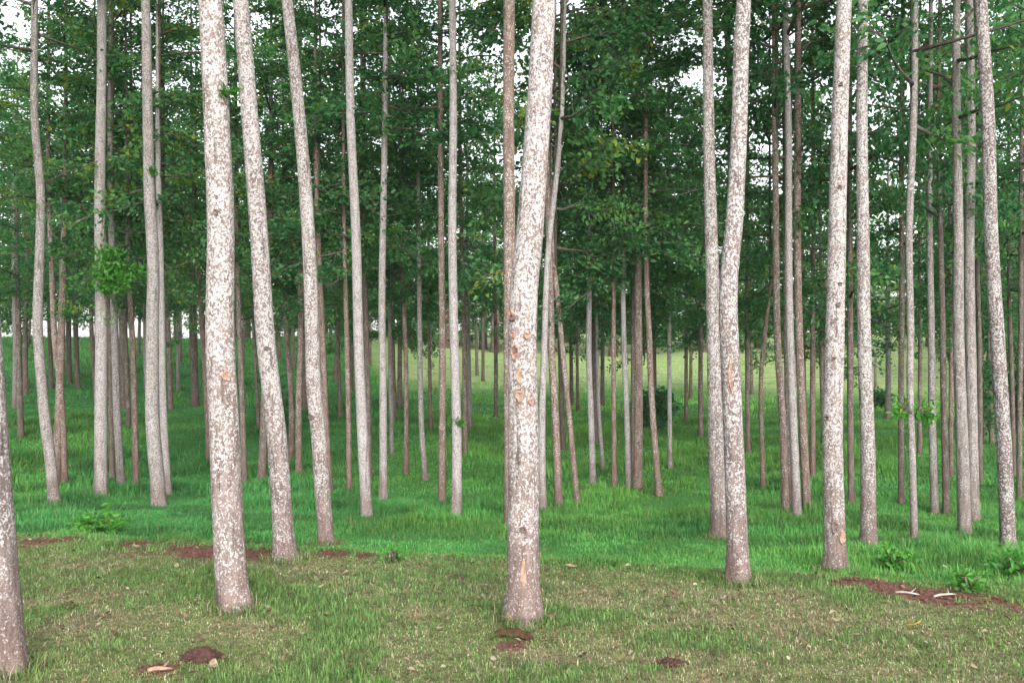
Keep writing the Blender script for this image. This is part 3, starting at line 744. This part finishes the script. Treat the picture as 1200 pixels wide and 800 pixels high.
MID = [
    ((75, 566), 8, [(500, 74), (450, 71), (400, 65), (300, 60)], 6, 'brown', 240),
    ((142, 574), 9, [(500, 138), (400, 135), (330, 132)], 8, 'grey', 300),
    ((132, 562), 6.5, [(400, 128), (300, 125)], 6, 'dark', 290),
    ((160, 570), 7.5, [(480, 157), (400, 154), (340, 151)], 6, 'brown', 330),
    ((287, 565), 7, [(450, 282), (400, 280), (330, 278)], 6, 'dark', 300),
    ((245, 540), 7, [(450, 241), (400, 238), (330, 233), (300, 230)], 6, 'brown', 290),
    ((350, 555), 8, [(480, 350), (400, 352), (340, 352)], 7, 'brown', 300),
    ((341, 537), 7, [(470, 341), (400, 336)], 6, 'brown', 320),
    ((386, 575), 8, [(480, 381), (400, 378), (300, 373)], 7, 'brown', 270),
    ((409, 577), 6.5, [(480, 408), (400, 406), (330, 404)], 5.5, 'brown', 320),
    ((399, 490), 4.5, [(400, 396), (360, 396)], 4, 'brown', 345),
    ((433, 560), 7, [(400, 429), (300, 426), (240, 425)], 6, 'dark', 230),
    ((459, 532), 5.5, [(400, 457)], 5, 'grey', 310),
    ((476, 555), 6, [(480, 476), (400, 475), (340, 472)], 5, 'brown', 330),
    ((498, 563), 7, [(500, 494), (400, 492), (330, 491)], 5.5, 'grey', 320),
    ((518, 588), 9, [(500, 518), (400, 518), (300, 517), (150, 516)], 6.5, 'brown', 150),
    ((505, 503), 4.5, [(400, 503)], 4, 'brown', 350),
    ((545, 537), 6, [(400, 544), (240, 540)], 5, 'brown', 230),
    ((551, 503), 5, [(400, 549), (330, 548)], 4.5, 'grey', 320),
    ((559, 440), 4, [(390, 558)], 3.5, 'dark', 345), ((566, 447), 4, [(390, 566)], 3.5, 'dark', 345),
    ((581, 490), 5, [(400, 581), (340, 580)], 4.5, 'brown', 345),
    ((655, 596), 10, [(500, 651), (400, 646), (330, 645), (270, 643)], 7, 'brown', 250),
    ((677, 593), 7, [(500, 668), (400, 658), (330, 651)], 6, 'brown', 320),
    ((660, 527), 6, [(400, 656), (350, 655)], 5, 'dark', 345),
    ((695, 568), 8, [(500, 693), (400, 690), (330, 691), (250, 692)], 5.5, 'pale', 240),
    ((707, 552), 4.5, [(480, 702), (400, 700)], 4, 'pale', 370),
    ((720, 574), 6, [(400, 719), (350, 719)], 5, 'brown', 330),
    ((737, 573), 7, [(500, 735), (400, 731), (340, 730), (280, 731)], 5.5, 'pale', 270),
    ((747, 574), 11, [(480, 748), (400, 748), (300, 747)], 8, 'brown', 290),
    ((742, 560), 6, [(400, 742), (330, 742)], 5, 'dark', 320),
    ((772, 581), 8, [(520, 767), (460, 763), (400, 761), (340, 758), (280, 757)], 6, 'brown', 280),
    ((785, 549), 5.5, [(400, 784), (360, 784)], 4.5, 'pale', 350),
    ((804, 496), 4.5, [(400, 804)], 4, 'brown', 372), ((809, 467), 4, [(400, 810)], 3.6, 'brown', 375), ((821, 512), 6, [(400, 821)], 5, 'brown', 365),
    ((670, 475), 5, [(400, 669)], 4, 'dark', 365), ((677, 482), 4, [(400, 676)], 3.6, 'brown', 380), ((706, 476), 5, [(400, 706)], 4.5, 'dark', 372),
    ((698, 520), 7, [(400, 696), (350, 696)], 6, 'dark', 370),
    ((877, 532), 5.5, [(400, 875), (340, 875)], 5, 'brown', 360), ((881, 462), 4, [(400, 880)], 3.6, 'brown', 380),
    ((894, 572), 6, [(420, 894), (390, 897), (350, 902)], 4.5, 'brown', 330),
    ((925, 590), 6, [(400, 922), (300, 921)], 5, 'dark', 290),
    ((952, 560), 6.5, [(400, 952)], 6, 'brown', 380),
    ((998, 591), 7.5, [(400, 997), (300, 997)], 6.5, 'dark', 375),
    ((1056, 590), 7, [(400, 1057), (300, 1057)], 6, 'dark', 290),
    ((1096, 603), 9, [(500, 1093), (400, 1092), (270, 1091)], 7, 'grey', 245),
    ((1109, 602), 8, [(500, 1108), (400, 1106), (270, 1103)], 6, 'dark', 255),
    ((1149, 566), 6, [(400, 1146), (300, 1144)], 5, 'dark', 285),
    ((1188, 556), 5, [(400, 1183)], 5, 'dark', 365), ((1195, 586), 6, [(400, 1196), (300, 1197)], 5.5, 'dark', 290),
    ((18, 478), 6.5, [(400, 18), (350, 17)], 6, 'grey', 335), ((25, 512), 7, [(400, 22), (350, 21)], 6, 'dark', 330),
    ((82, 450), 5, [(400, 81), (340, 81)], 5, 'dark', 335), ((91, 455), 6, [(400, 89), (340, 87)], 5, 'dark', 335),
    ((229, 476), 9, [(400, 227), (340, 226)], 8, 'dark', 330), ((209, 458), 4.5, [(400, 209), (350, 209)], 4, 'grey', 345),
    ((200, 480), 6, [(400, 198), (350, 195)], 5, 'brown', 335), ((146, 478), 8, [(400, 144), (350, 142)], 7, 'dark', 340),
    ((151, 500), 5, [(400, 148)], 5, 'dark', 345), ((171, 456), 4, [(400, 170)], 4, 'pale', 345),
    ((303, 505), 4.5, [(400, 298)], 4, 'brown', 365), ((60, 455), 5, [(400, 58)], 5, 'dark', 335),
    ((112, 470), 5, [(400, 108)], 5, 'dark', 335), ((1078, 535), 5, [(400, 1077)], 4.5, 'brown', 372), ((1115, 560), 5, [(400, 1113)], 5, 'brown', 372),
    ((965, 520), 5, [(400, 963)], 5, 'brown', 375), ((1162, 520), 5, [(400, 1160)], 5, 'dark', 365),
]
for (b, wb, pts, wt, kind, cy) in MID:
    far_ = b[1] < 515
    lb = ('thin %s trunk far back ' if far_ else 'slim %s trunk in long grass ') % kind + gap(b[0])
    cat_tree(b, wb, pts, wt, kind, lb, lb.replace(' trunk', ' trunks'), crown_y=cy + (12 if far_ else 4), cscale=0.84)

# ---- the rest of the plantation, fading into the depth
FILL_TR = []
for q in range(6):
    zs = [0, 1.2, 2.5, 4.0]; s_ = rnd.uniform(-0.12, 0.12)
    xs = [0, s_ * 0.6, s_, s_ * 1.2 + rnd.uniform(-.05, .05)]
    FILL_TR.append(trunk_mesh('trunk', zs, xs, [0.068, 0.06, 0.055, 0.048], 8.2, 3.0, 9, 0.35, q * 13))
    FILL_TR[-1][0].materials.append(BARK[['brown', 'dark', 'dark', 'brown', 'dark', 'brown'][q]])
FILL = []
sp = 3.0
for gy_ in np.arange(15.0, 47.0, sp):
    for gx_ in np.arange(-36, 36, sp):
        x = gx_ + rnd.uniform(-0.9, 0.9) + (gy_ % 2) * 0.7; y = gy_ + rnd.uniform(-0.8, 0.8)
        r_ = x / y
        if abs(x) > y * 0.60 + 3.0: continue
        if y < 19 and abs(x) < y * 0.53: continue          # the nearer ones in view are all listed above
        if -0.10 < r_ < 0.47 and y > 25: continue            # the grove ends here and the field opens
        if 0.355 < r_ < 0.45 and y > 26: continue  # open field seen past the fence
        if 0.14 < r_ < 0.20 and y > 33: continue
        if min((x - a) ** 2 + (y - b) ** 2 for a, b in TREES) < 1.3 ** 2: continue
        if 0.365 < r_ < 0.425: continue
        if -0.06 < r_ < 0.36 and rnd.random() < 0.45: continue
        FILL.append((x, y))
# neighbours added beside the view to block light; some crowns reach in
for (x, y) in [(-5.6, 7.6), (-7.2, 9.8), (6.4, 7.0), (7.8, 9.6), (8.6, 12.2), (-8.8, 12.6), (-9.6, 15.5), (9.9, 15.0), (-6.9, 14.2), (-6.75, 15.4), (-5.6, 14.9), (-3.9, 14.6),
               (-7.9, 7.2), (-10.2, 10.4), (-9.0, 8.6), (-12.4, 13.5), (-11.6, 16.4), (-6.4, 5.6), (8.2, 6.9), (10.6, 9.4), (11.8, 12.6), (12.2, 15.6)]:
    FILL.append((x, y))
for k, (x, y) in enumerate(FILL):
    z = float(ground(x, y)); q = rnd.randrange(6)
    if y < 17 and abs(x) < 0.5 * y: lb = 'trunk hidden close behind another ' + gap(600 + F * x / y)
    elif y > 17: lb = 'slender hindmost tree ' + gap(600 + F * x / y)
    else: lb = 'tree added at the flank of the grove for shade, some branches reaching in'
    e = link('plantation_tree', None, loc=(x, y, z), category='tree', label=lb, group=lb.replace('tree ', 'trees ', 1).replace('trunk ', 'trunks ', 1))
    e.rotation_euler = (0, 0, rnd.random() * 6.28)
    me, axf = FILL_TR[q]
    link('trunk', me, parent=e)
    hc = (rnd.uniform(1.4, 2.4) if x / y > -0.12 else rnd.uniform(1.7, 2.8)) if y > 17 else rnd.uniform(4.2, 5.0)
    if x / y < -0.3 and y > 17: hc = rnd.uniform(1.7, 2.7)
    a = axf(hc)
    add_crown(e, (a[0], a[1], hc), rnd.uniform(0.8, 1.05), (rnd.uniform(7.4, 8.8) - hc) / CROWN_L, y > 17)
    TREES.append((x, y))
print('trees', len(TREES), 'fill', len(FILL))

# ---- far tree line beyond the field
for k in range(48):
    az = -0.30 + 0.95 * (k + rnd.uniform(-.35, .35)) / 47
    y = rnd.uniform(50, 66); x = az * y
    if 0.375 < az < 0.43: y = rnd.uniform(84, 92); x = az * y      # the field runs on here
    z = float(ground(x, y))
    e = link('distant_tree', None, loc=(x, y, z), category='tree', label='distant leafy tree in the line beyond the open field', group='distant trees beyond the field')
    tm = MB(); hh = rnd.uniform(1.1, 1.9)
    tm.tube([(0, 0, -0.4), (0.05, 0, hh), (0.1, 0.05, hh + 4)], [0.28, 0.22, 0.08], 8)
    link('trunk', tm.mesh('trunk'), BARK['brown'], e)
    me, lm = LOWCROWNS[k % len(LOWCROWNS)]
    c = link('crown', me, parent=e, loc=(0.05, 0, hh - 0.5)); s_ = rnd.uniform(1.7, 2.4)
    c.scale = (s_, s_, rnd.uniform(1.1, 1.6)); c.rotation_euler = (0, 0, rnd.random() * 6)
    link('limbs', lm, parent=c)

# ------------------------------------------------------------------ shrubs and seedlings
def shrub_mesh(name, w_, h_, n_stems, per, ls):
    mb = MB(); ps, ds, us, ln, ts = [], [], [], [], []
    for i in range(n_stems):
        a = i * 2.4 + R.random(); rr = w_ * 0.5 * math.sqrt((i + 0.5) / n_stems)
        e = np.array([cos(a) * rr, sin(a) * rr, h_ * (0.45 + 0.55 * R.random())])
        mb.tube([(0.02 * cos(a), 0.02 * sin(a), -0.05), e * 0.5 + [0, 0, 0.05], e], [0.012, 0.009, 0.004], 5)
        for s_ in (0.35, 0.6, 0.85, 1.0):
            td = R.normal(0, 0.7, 3); td[2] = abs(td[2]) * 0.5; td /= np.linalg.norm(td)
            p, d, u, l_ = leaf_batch(e * s_, td, per, 0.09 * w_ + 0.02, 0.2 * w_, ls)
            ps.append(p); ds.append(d); us.append(u); ln.append(l_); ts.append(np.clip(0.4 + R.normal(0, 0.18, len(p)), 0, .95))
    l_ = np.concatenate(ln)
    me = leaves_mesh(name, np.concatenate(ps), np.concatenate(ds), np.concatenate(us), l_, l_ * 0.5, np.concatenate(ts))
    return me, mb.mesh(name + '_stems')

def shrub(nm, px, py, w_, h_, label, mat, ns=12, per=22, ls=0.11, cat_='shrub', group=None):
    X, Y, Z = hit(px, py)
    e = link(nm, None, loc=(X, Y, Z), label=label, category=cat_, group=group)
    me, sm = shrub_mesh(nm, w_, h_, ns, per, ls)
    link('foliage', me, mat, e); link('stems', sm, BARK['brown'], e)
shrub('shrub', 768, 505, 0.8, 0.85, 'rounded dark shrub behind the thin curved brown trunks', M_LEAF, 16, 24)
shrub('shrub', 326, 520, 0.5, 1.2, 'dark narrow shrub behind the pinkish white leaning tree', M_LEAF, 10, 26)
shrub('shrub', 1150, 520, 0.7, 1.9, 'tall leafy shrub between the close grey pair and the dark flecked tree', M_LEAF, 14, 20)
shrub('shrub', 1190, 510, 0.9, 2.2, 'tall shrub past the dark flecked tree at the grove side', M_LEAF, 16, 20)
shrub('shrub', 1032, 478, 0.5, 0.4, 'low dark bush at the foot of the lone grey tree by the field', M_LEAF, 8, 14)
shrub('seedling', 118, 627, 0.42, 0.16, 'bright broad-leaved weed clump growing from bare red soil', M_SPROUT, 12, 7, 0.075, 'weed')
shrub('seedling', 460, 660, 0.12, 0.07, 'small yellow green seedling alone at the edge of the mown grass', M_SPROUT, 6, 4, 0.035, 'weed')
shrub('seedling', 1048, 668, 0.24, 0.16, 'broad green seedling in long grass behind the red soil', M_SPROUT, 9, 6, 0.055, 'weed')
shrub('seedling', 1136, 694, 0.15, 0.10, 'tiny lime green seedling sprouting on the red soil bank', M_SPROUT, 7, 6, 0.04, 'weed')
shrub('seedling', 1190, 680, 0.3, 0.2, 'leafy weed at the foot of the dark flecked tree', M_SPROUT, 9, 6, 0.06, 'weed')

# ------------------------------------------------------------------ fence across the field
fx = [(x, 31.0 + 0.12 * (x - 12)) for x in np.arange(6.5, 23.1, 2.75)]
fe = link('fence', None, loc=(fx[0][0], fx[0][1], float(ground(*fx[0]))), label='wire fence on thin posts at the edge of the pale field', category='fence')
O = np.array(fe.location)
for (x, y) in fx:
    z = float(ground(x, y)); pm = MB()
    pm.tube([(0, 0, -0.3), (0.01, 0, 0.7), (0, 0.01, 1.25)], [0.045, 0.042, 0.04], 8)
    link('post', pm.mesh('post'), M_POST, fe, tuple(np.array([x, y, z]) - O))
for hz in (0.35, 0.80, 1.15):
    wm_ = MB(); pts = []
    for (x, y) in fx:
        pts.append(np.array([x, y - 0.045, float(ground(x, y)) + hz]) - O)
    full = []
    for a, b in zip(pts[:-1], pts[1:]):
        full += [a, (a + b) / 2 - np.array([0, 0, 0.02])]
    full.append(pts[-1])
    wm_.tube(full, [0.008] * len(full), 5)
    link('wire', wm_.mesh('wire'), M_WIRE, fe)

# ------------------------------------------------------------------ things lying on the verge
def mound(px, py, wpx, hgt, label, mat):
    X, Y, Z = hit(px, py); r = wpx / 2 / F * Y
    nr, na = 14, 40; v = [(0, 0, hgt)]; f = []
    for j in range(1, nr + 1):
        t = j / nr
        for i in range(na):
            a = 2 * pi * i / na
            rr = r * t * (1 + 0.12 * sin(a * 3 + px) + 0.07 * sin(a * 7))
            x, y = rr * cos(a), rr * sin(a) * 0.75
            z = hgt * (1 - t * t) ** 1.2 * (0.75 + 0.5 * float(fbm(x * 25 + px, y * 25, 3, 3))) - 0.012 * float(ss(0.9, 1, t)) - 0.006 * t
            v.append((x, y, z))
    for i in range(na): f.append((0, 1 + i, 1 + (i + 1) % na))
    for j in range(nr - 1):
        for i in range(na):
            i2 = (i + 1) % na
            f.append((1 + j * na + i, 1 + (j + 1) * na + i, 1 + (j + 1) * na + i2, 1 + j * na + i2))
    me = bpy.data.meshes.new('soil_mound'); me.from_pydata(v, [], f); me.update()
    e = link('soil_mound', me, mat, loc=(X, Y, Z), label=label, category='soil mound')
    for q in range(26):
        a = rnd.random() * 6.28; rr = r * math.sqrt(rnd.random()) * 0.95
        x, y = rr * cos(a), rr * sin(a) * 0.75; t = rr / r
        s_ = rnd.uniform(0.006, 0.014)
        cm = MB(); cm.tube([(0, 0, -s_), (s_ * .1, 0, 0), (0, 0, s_ * 0.8)], [s_ * .6, s_ * 1.1, s_ * .5], 6)
        link('clod', cm.mesh('clod', False), mat, e, (x, y, hgt * (1 - t * t) ** 1.2 * 0.9))
mound(236, 772, 56, 0.06, 'dark red molehill-like soil mound on the mown verge', M_MOUND)
mound(787, 781, 38, 0.025, 'flat dark patch of turned soil in the mown verge', M_MOUND)

# brown curved chunk of bark at the foot of the whitest tree
X, Y, Z = hit(602, 752)
nu, nv = 22, 8; v = []; f = []
for k in (0, 1):
    for i in range(nu + 1):
        u = i / nu
        for j in range(nv + 1):
            a = (j / nv - 0.5) * 2.3
            wv = 0.036 * (0.55 + 0.6 * u) * (1 - 0.55 * float(ss(0.9, 1, u))) * (1 - 0.5 * (1 - float(ss(0, 0.15, u))))
            rr = wv - 0.009 * k + 0.003 * sin(u * 23 + j)
            x = -0.105 + 0.21 * u; y = rr * sin(a) * 1.1; z = rr * cos(a) + 0.042 - 0.040 * u * u + 0.012 * sin(u * 3.1)
            v.append((x, y, z))
nb_ = (nu + 1) * (nv + 1)
for i in range(nu):
    for j in range(nv):
        a = i * (nv + 1) + j
        f.append((a, a + nv + 1, a + nv + 2, a + 1)); f.append((nb_ + a, nb_ + a + 1, nb_ + a + nv + 2, nb_ + a + nv + 1))
for i in range(nu):
    for j in (0, nv):
        a = i * (nv + 1) + j; q = (a, nb_ + a, nb_ + a + nv + 1, a + nv + 1); f.append(q if j == 0 else q[::-1])
for j in range(nv):
    for i in (0, nu):
        a = i * (nv + 1) + j; q = (a, a + 1, nb_ + a + 1, nb_ + a); f.append(q if i == 0 else q[::-1])
me = bpy.data.meshes.new('bark_chunk'); me.from_pydata(v, [], f); me.update()
bc = link('bark_chunk', me, M_CHUNK, loc=(X, Y, Z - 0.012), label='curved brown chunk of bark lying at the foot of the whitest tree', category='bark piece')
bc.rotation_euler = (0.15, 0.0, -0.12)

# fallen leaves and bleached twigs
def fallen_leaf(px, py, ln, mat, label, group=None, nm='fallen_leaf', tilt=0.3, curl=0.5):
    X, Y, Z = hit(px, py)
    nu, nv = 8, 4; v = []; f = []
    for k in (0, 1):
        for i in range(nu + 1):
            u = i / nu; wd = ln * 0.30 * sin(pi * min(1, u * 0.93 + 0.05)) ** 0.8
            for j in range(nv + 1):
                s_ = j / nv * 2 - 1
                v.append((ln * (u - 0.5), wd * s_, curl * ln * 0.35 * ((u - 0.5) ** 2 * 2 + 0.35 * s_ * s_ * 0.5) - 0.0012 * k + 0.002 * sin(u * 9 + s_ * 3)))
    nb2 = (nu + 1) * (nv + 1)
    for i in range(nu):
        for j in range(nv):
            a = i * (nv + 1) + j
            f.append((a, a + nv + 1, a + nv + 2, a + 1)); f.append((nb2 + a, nb2 + a + 1, nb2 + a + nv + 2, nb2 + a + nv + 1))
    me = bpy.data.meshes.new(nm); me.from_pydata(v, [], f); me.polygons.foreach_set('use_smooth', np.ones(len(f), bool)); me.update()
    o = link(nm, me, mat, loc=(X, Y, Z + 0.028), label=label, category='leaf', group=group)
    o.rotation_euler = (rnd.uniform(-tilt, tilt) - 0.2, rnd.uniform(-tilt, tilt), rnd.random() * 6.28)
    return o
PL = ('pale dry fallen leaf lying on the short grass of the verge', 'pale dry leaves fallen on the verge')
for (px, py, ln) in [(230, 690, .09), (207, 668, .06), (160, 645, .07), (70, 637, .05), (35, 637, .04), (376, 692, .05), (381, 725, .06), (470, 702, .06), (568, 692, .07), (515, 700, .05), (712, 788, .06), (60, 656, .05),
                     (669, 668, .08), (979, 735, .05), (1005, 749, .05), (640, 760, .05), (314, 718, .05), (405, 676, .08), (540, 772, .05), (800, 674, .05), (250, 788, .07), (880, 668, .04)]:
    fallen_leaf(px, py, ln, M_DRY, *PL)
fallen_leaf(1072, 738, .10, M_YEL, 'bright yellow fallen leaf alone in the short grass')
fallen_leaf(848, 708, .055, M_WHITE, 'curled white leaf in front of the bent pinkish tree', curl=1.6, tilt=.6)
fallen_leaf(1090, 761, .07, M_WHITE, 'small white leaf in the grass past the yellow leaf')
fallen_leaf(1108, 668, .06, M_WHITE, 'pale leaf caught in the long grass behind the red soil bank')
def twig(px, py, ln, rz, mat, label, r0=0.007):
    X, Y, Z = hit(px, py); mb = MB()
    mb.tube([(-ln / 2, 0, 0), (-ln / 6, 0.012, 0.006), (ln / 6, -0.006, 0.01), (ln / 2, 0.01, 0.002)], [r0, r0 * 1.1, r0 * 0.8, r0 * 0.45], 7)
    mb.tube([(ln / 8, 0, 0.008), (ln / 3, 0.05, 0.03)], [r0 * .6, r0 * .3], 6)
    o = link('fallen_twig', mb.mesh('fallen_twig'), mat, loc=(X, Y, Z + 0.016), label=label, category='twig'); o.rotation_euler = (0, 0, rz)
twig(1063, 699, .14, -0.5, M_WHITE, 'short thick bleached twig on the red soil bank')
twig(1108, 703, .17, 0.25, M_WHITE, 'forked bleached twig by the tiny lime seedling')
twig(187, 789, .11, 0.15, M_PEEL, 'orange brown stick lying beside the dark red soil mound', 0.011)

# crumbs of red soil along the bare bank
X = R.uniform(-4.5, 4.5, 60000); Y = R.uniform(4.3, 8.3, 60000)
kp = R.random(60000) < soil_mask(X, Y) ** 1.5 * 0.8
X, Y = X[kp], Y[kp]; Z = ground(X, Y); k = len(X); s_ = 0.004 + 0.011 * R.random(k) ** 2.5
octv = np.array([(1, 0, 0), (0, 1, 0), (-1, 0, 0), (0, -1, 0), (0, 0, .8), (0, 0, -.6)])
v = np.stack([X, Y, Z + 0.008], -1)[:, None] + octv[None] * s_[:, None, None] * (0.6 + 0.8 * R.random((k, 6, 1)))
tri = np.array([(0, 1, 4), (1, 2, 4), (2, 3, 4), (3, 0, 4), (1, 0, 5), (2, 1, 5), (3, 2, 5), (0, 3, 5)])
me = quads('soil_crumbs', v.reshape(-1, 3), (np.arange(k)[:, None, None] * 6 + tri[None]).reshape(-1, 3))
link('soil_crumbs', me, M_SOIL, kind='stuff', label='crumbs of red soil along the bare bank', category='soil')

# litter of small dead leaves and bits of bark among the verge grass
X, Y = wedge(9000, 3.6, 8.2)
kp = (Y < edge_y(X) + 0.2) & (R.random(9000) < 0.25 + 0.9 * dry_mask(X, Y) + 0.3 * ss(0.5, 0.7, fbm(X * 1.8, Y * 1.8, 71)))
X, Y = X[kp], Y[kp]; k = len(X)
ln = 0.012 + 0.030 * R.random(k) ** 2
dd_ = R.normal(0, 1, (k, 3)) * np.array([1, 1, 0.35]); uu = np.array([0, 0, 1.0]) + R.normal(0, 0.45, (k, 3))
me = leaves_mesh('leaf_litter', np.stack([X, Y, ground(X, Y) + 0.012 + 0.022 * R.random(k)], -1), dd_, uu, ln, ln * (0.35 + 0.4 * R.random(k)), np.zeros(k))
me.attributes.remove(me.attributes['tint'])
lc = lerp((0.055, 0.03, 0.02), (0.24, 0.15, 0.09), R.random(k)); pal = (R.random(k) < 0.16)[:, None]
lc = np.where(pal, lerp((0.24, 0.19, 0.12), (0.38, 0.33, 0.24), R.random(k)), lc)
attr(me, 'tint', np.repeat(lc, 6, 0), 'FLOAT_COLOR')
link('leaf_litter', me, M_GRASS, kind='stuff', label='litter of small brown dead leaves in the verge grass', category='leaf litter')

# taller tufts the mower leaves round the feet of the front trees
pp = []
for (x, y) in TREES:
    if y > 9.5: continue
    k = 420; a = R.random(k) * 2 * pi; rr = 0.085 + 0.10 * R.random(k) ** 1.6
    pp.append(np.stack([x + rr * np.cos(a), y + rr * np.sin(a)], -1))
pp = np.concatenate(pp); pp = pp[R.random(len(pp)) > 0.8 * soil_mask(pp[:, 0], pp[:, 1])]; k = len(pp)
cc = lerp((0.055, 0.125, 0.03), (0.14, 0.27, 0.06), R.random(k)); cc = np.where((R.random(k) < 0.3)[:, None], lerp((0.24, 0.20, 0.115), (0.46, 0.40, 0.27), R.random(k)), cc)
link('foot_tufts', blades('foot_tufts', np.stack([pp[:, 0], pp[:, 1], ground(pp[:, 0], pp[:, 1])], -1), 0.04 + 0.06 * R.random(k), 0.003 + 0.003 * R.random(k), R.random(k) * 6.28, 0.2 + 0.9 * R.random(k), cc), M_GRASS,
     kind='stuff', label='longer grass left uncut round the feet of the front trees', category='grass')


# ------------------------------------------------------------------ moist air between the trees
hv = [(x, y, z) for z in (-2.5, 18.0) for (x, y) in ((-920, -310), (920, -310), (920, 1520), (-920, 1520))]
hm = bpy.data.meshes.new('haze'); hm.from_pydata(hv, [], [(3, 2, 1, 0), (4, 5, 6, 7), (0, 1, 5, 4), (1, 2, 6, 5), (2, 3, 7, 6), (3, 0, 4, 7)]); hm.update()
mh = bpy.data.materials.new('haze'); mh.use_nodes = True
mh.node_tree.nodes.remove(mh.node_tree.nodes['Principled BSDF'])
pv = mh.node_tree.nodes.new('ShaderNodeVolumePrincipled')
pv.inputs['Color'].default_value = (0.92, 0.95, 0.95, 1); pv.inputs['Density'].default_value = 0.0005
mh.node_tree.links.new(pv.outputs[0], mh.node_tree.nodes['Material Output'].inputs['Volume'])
link('haze', hm, mh, kind='stuff', label='thin pale haze in the air of the grove', category='haze')
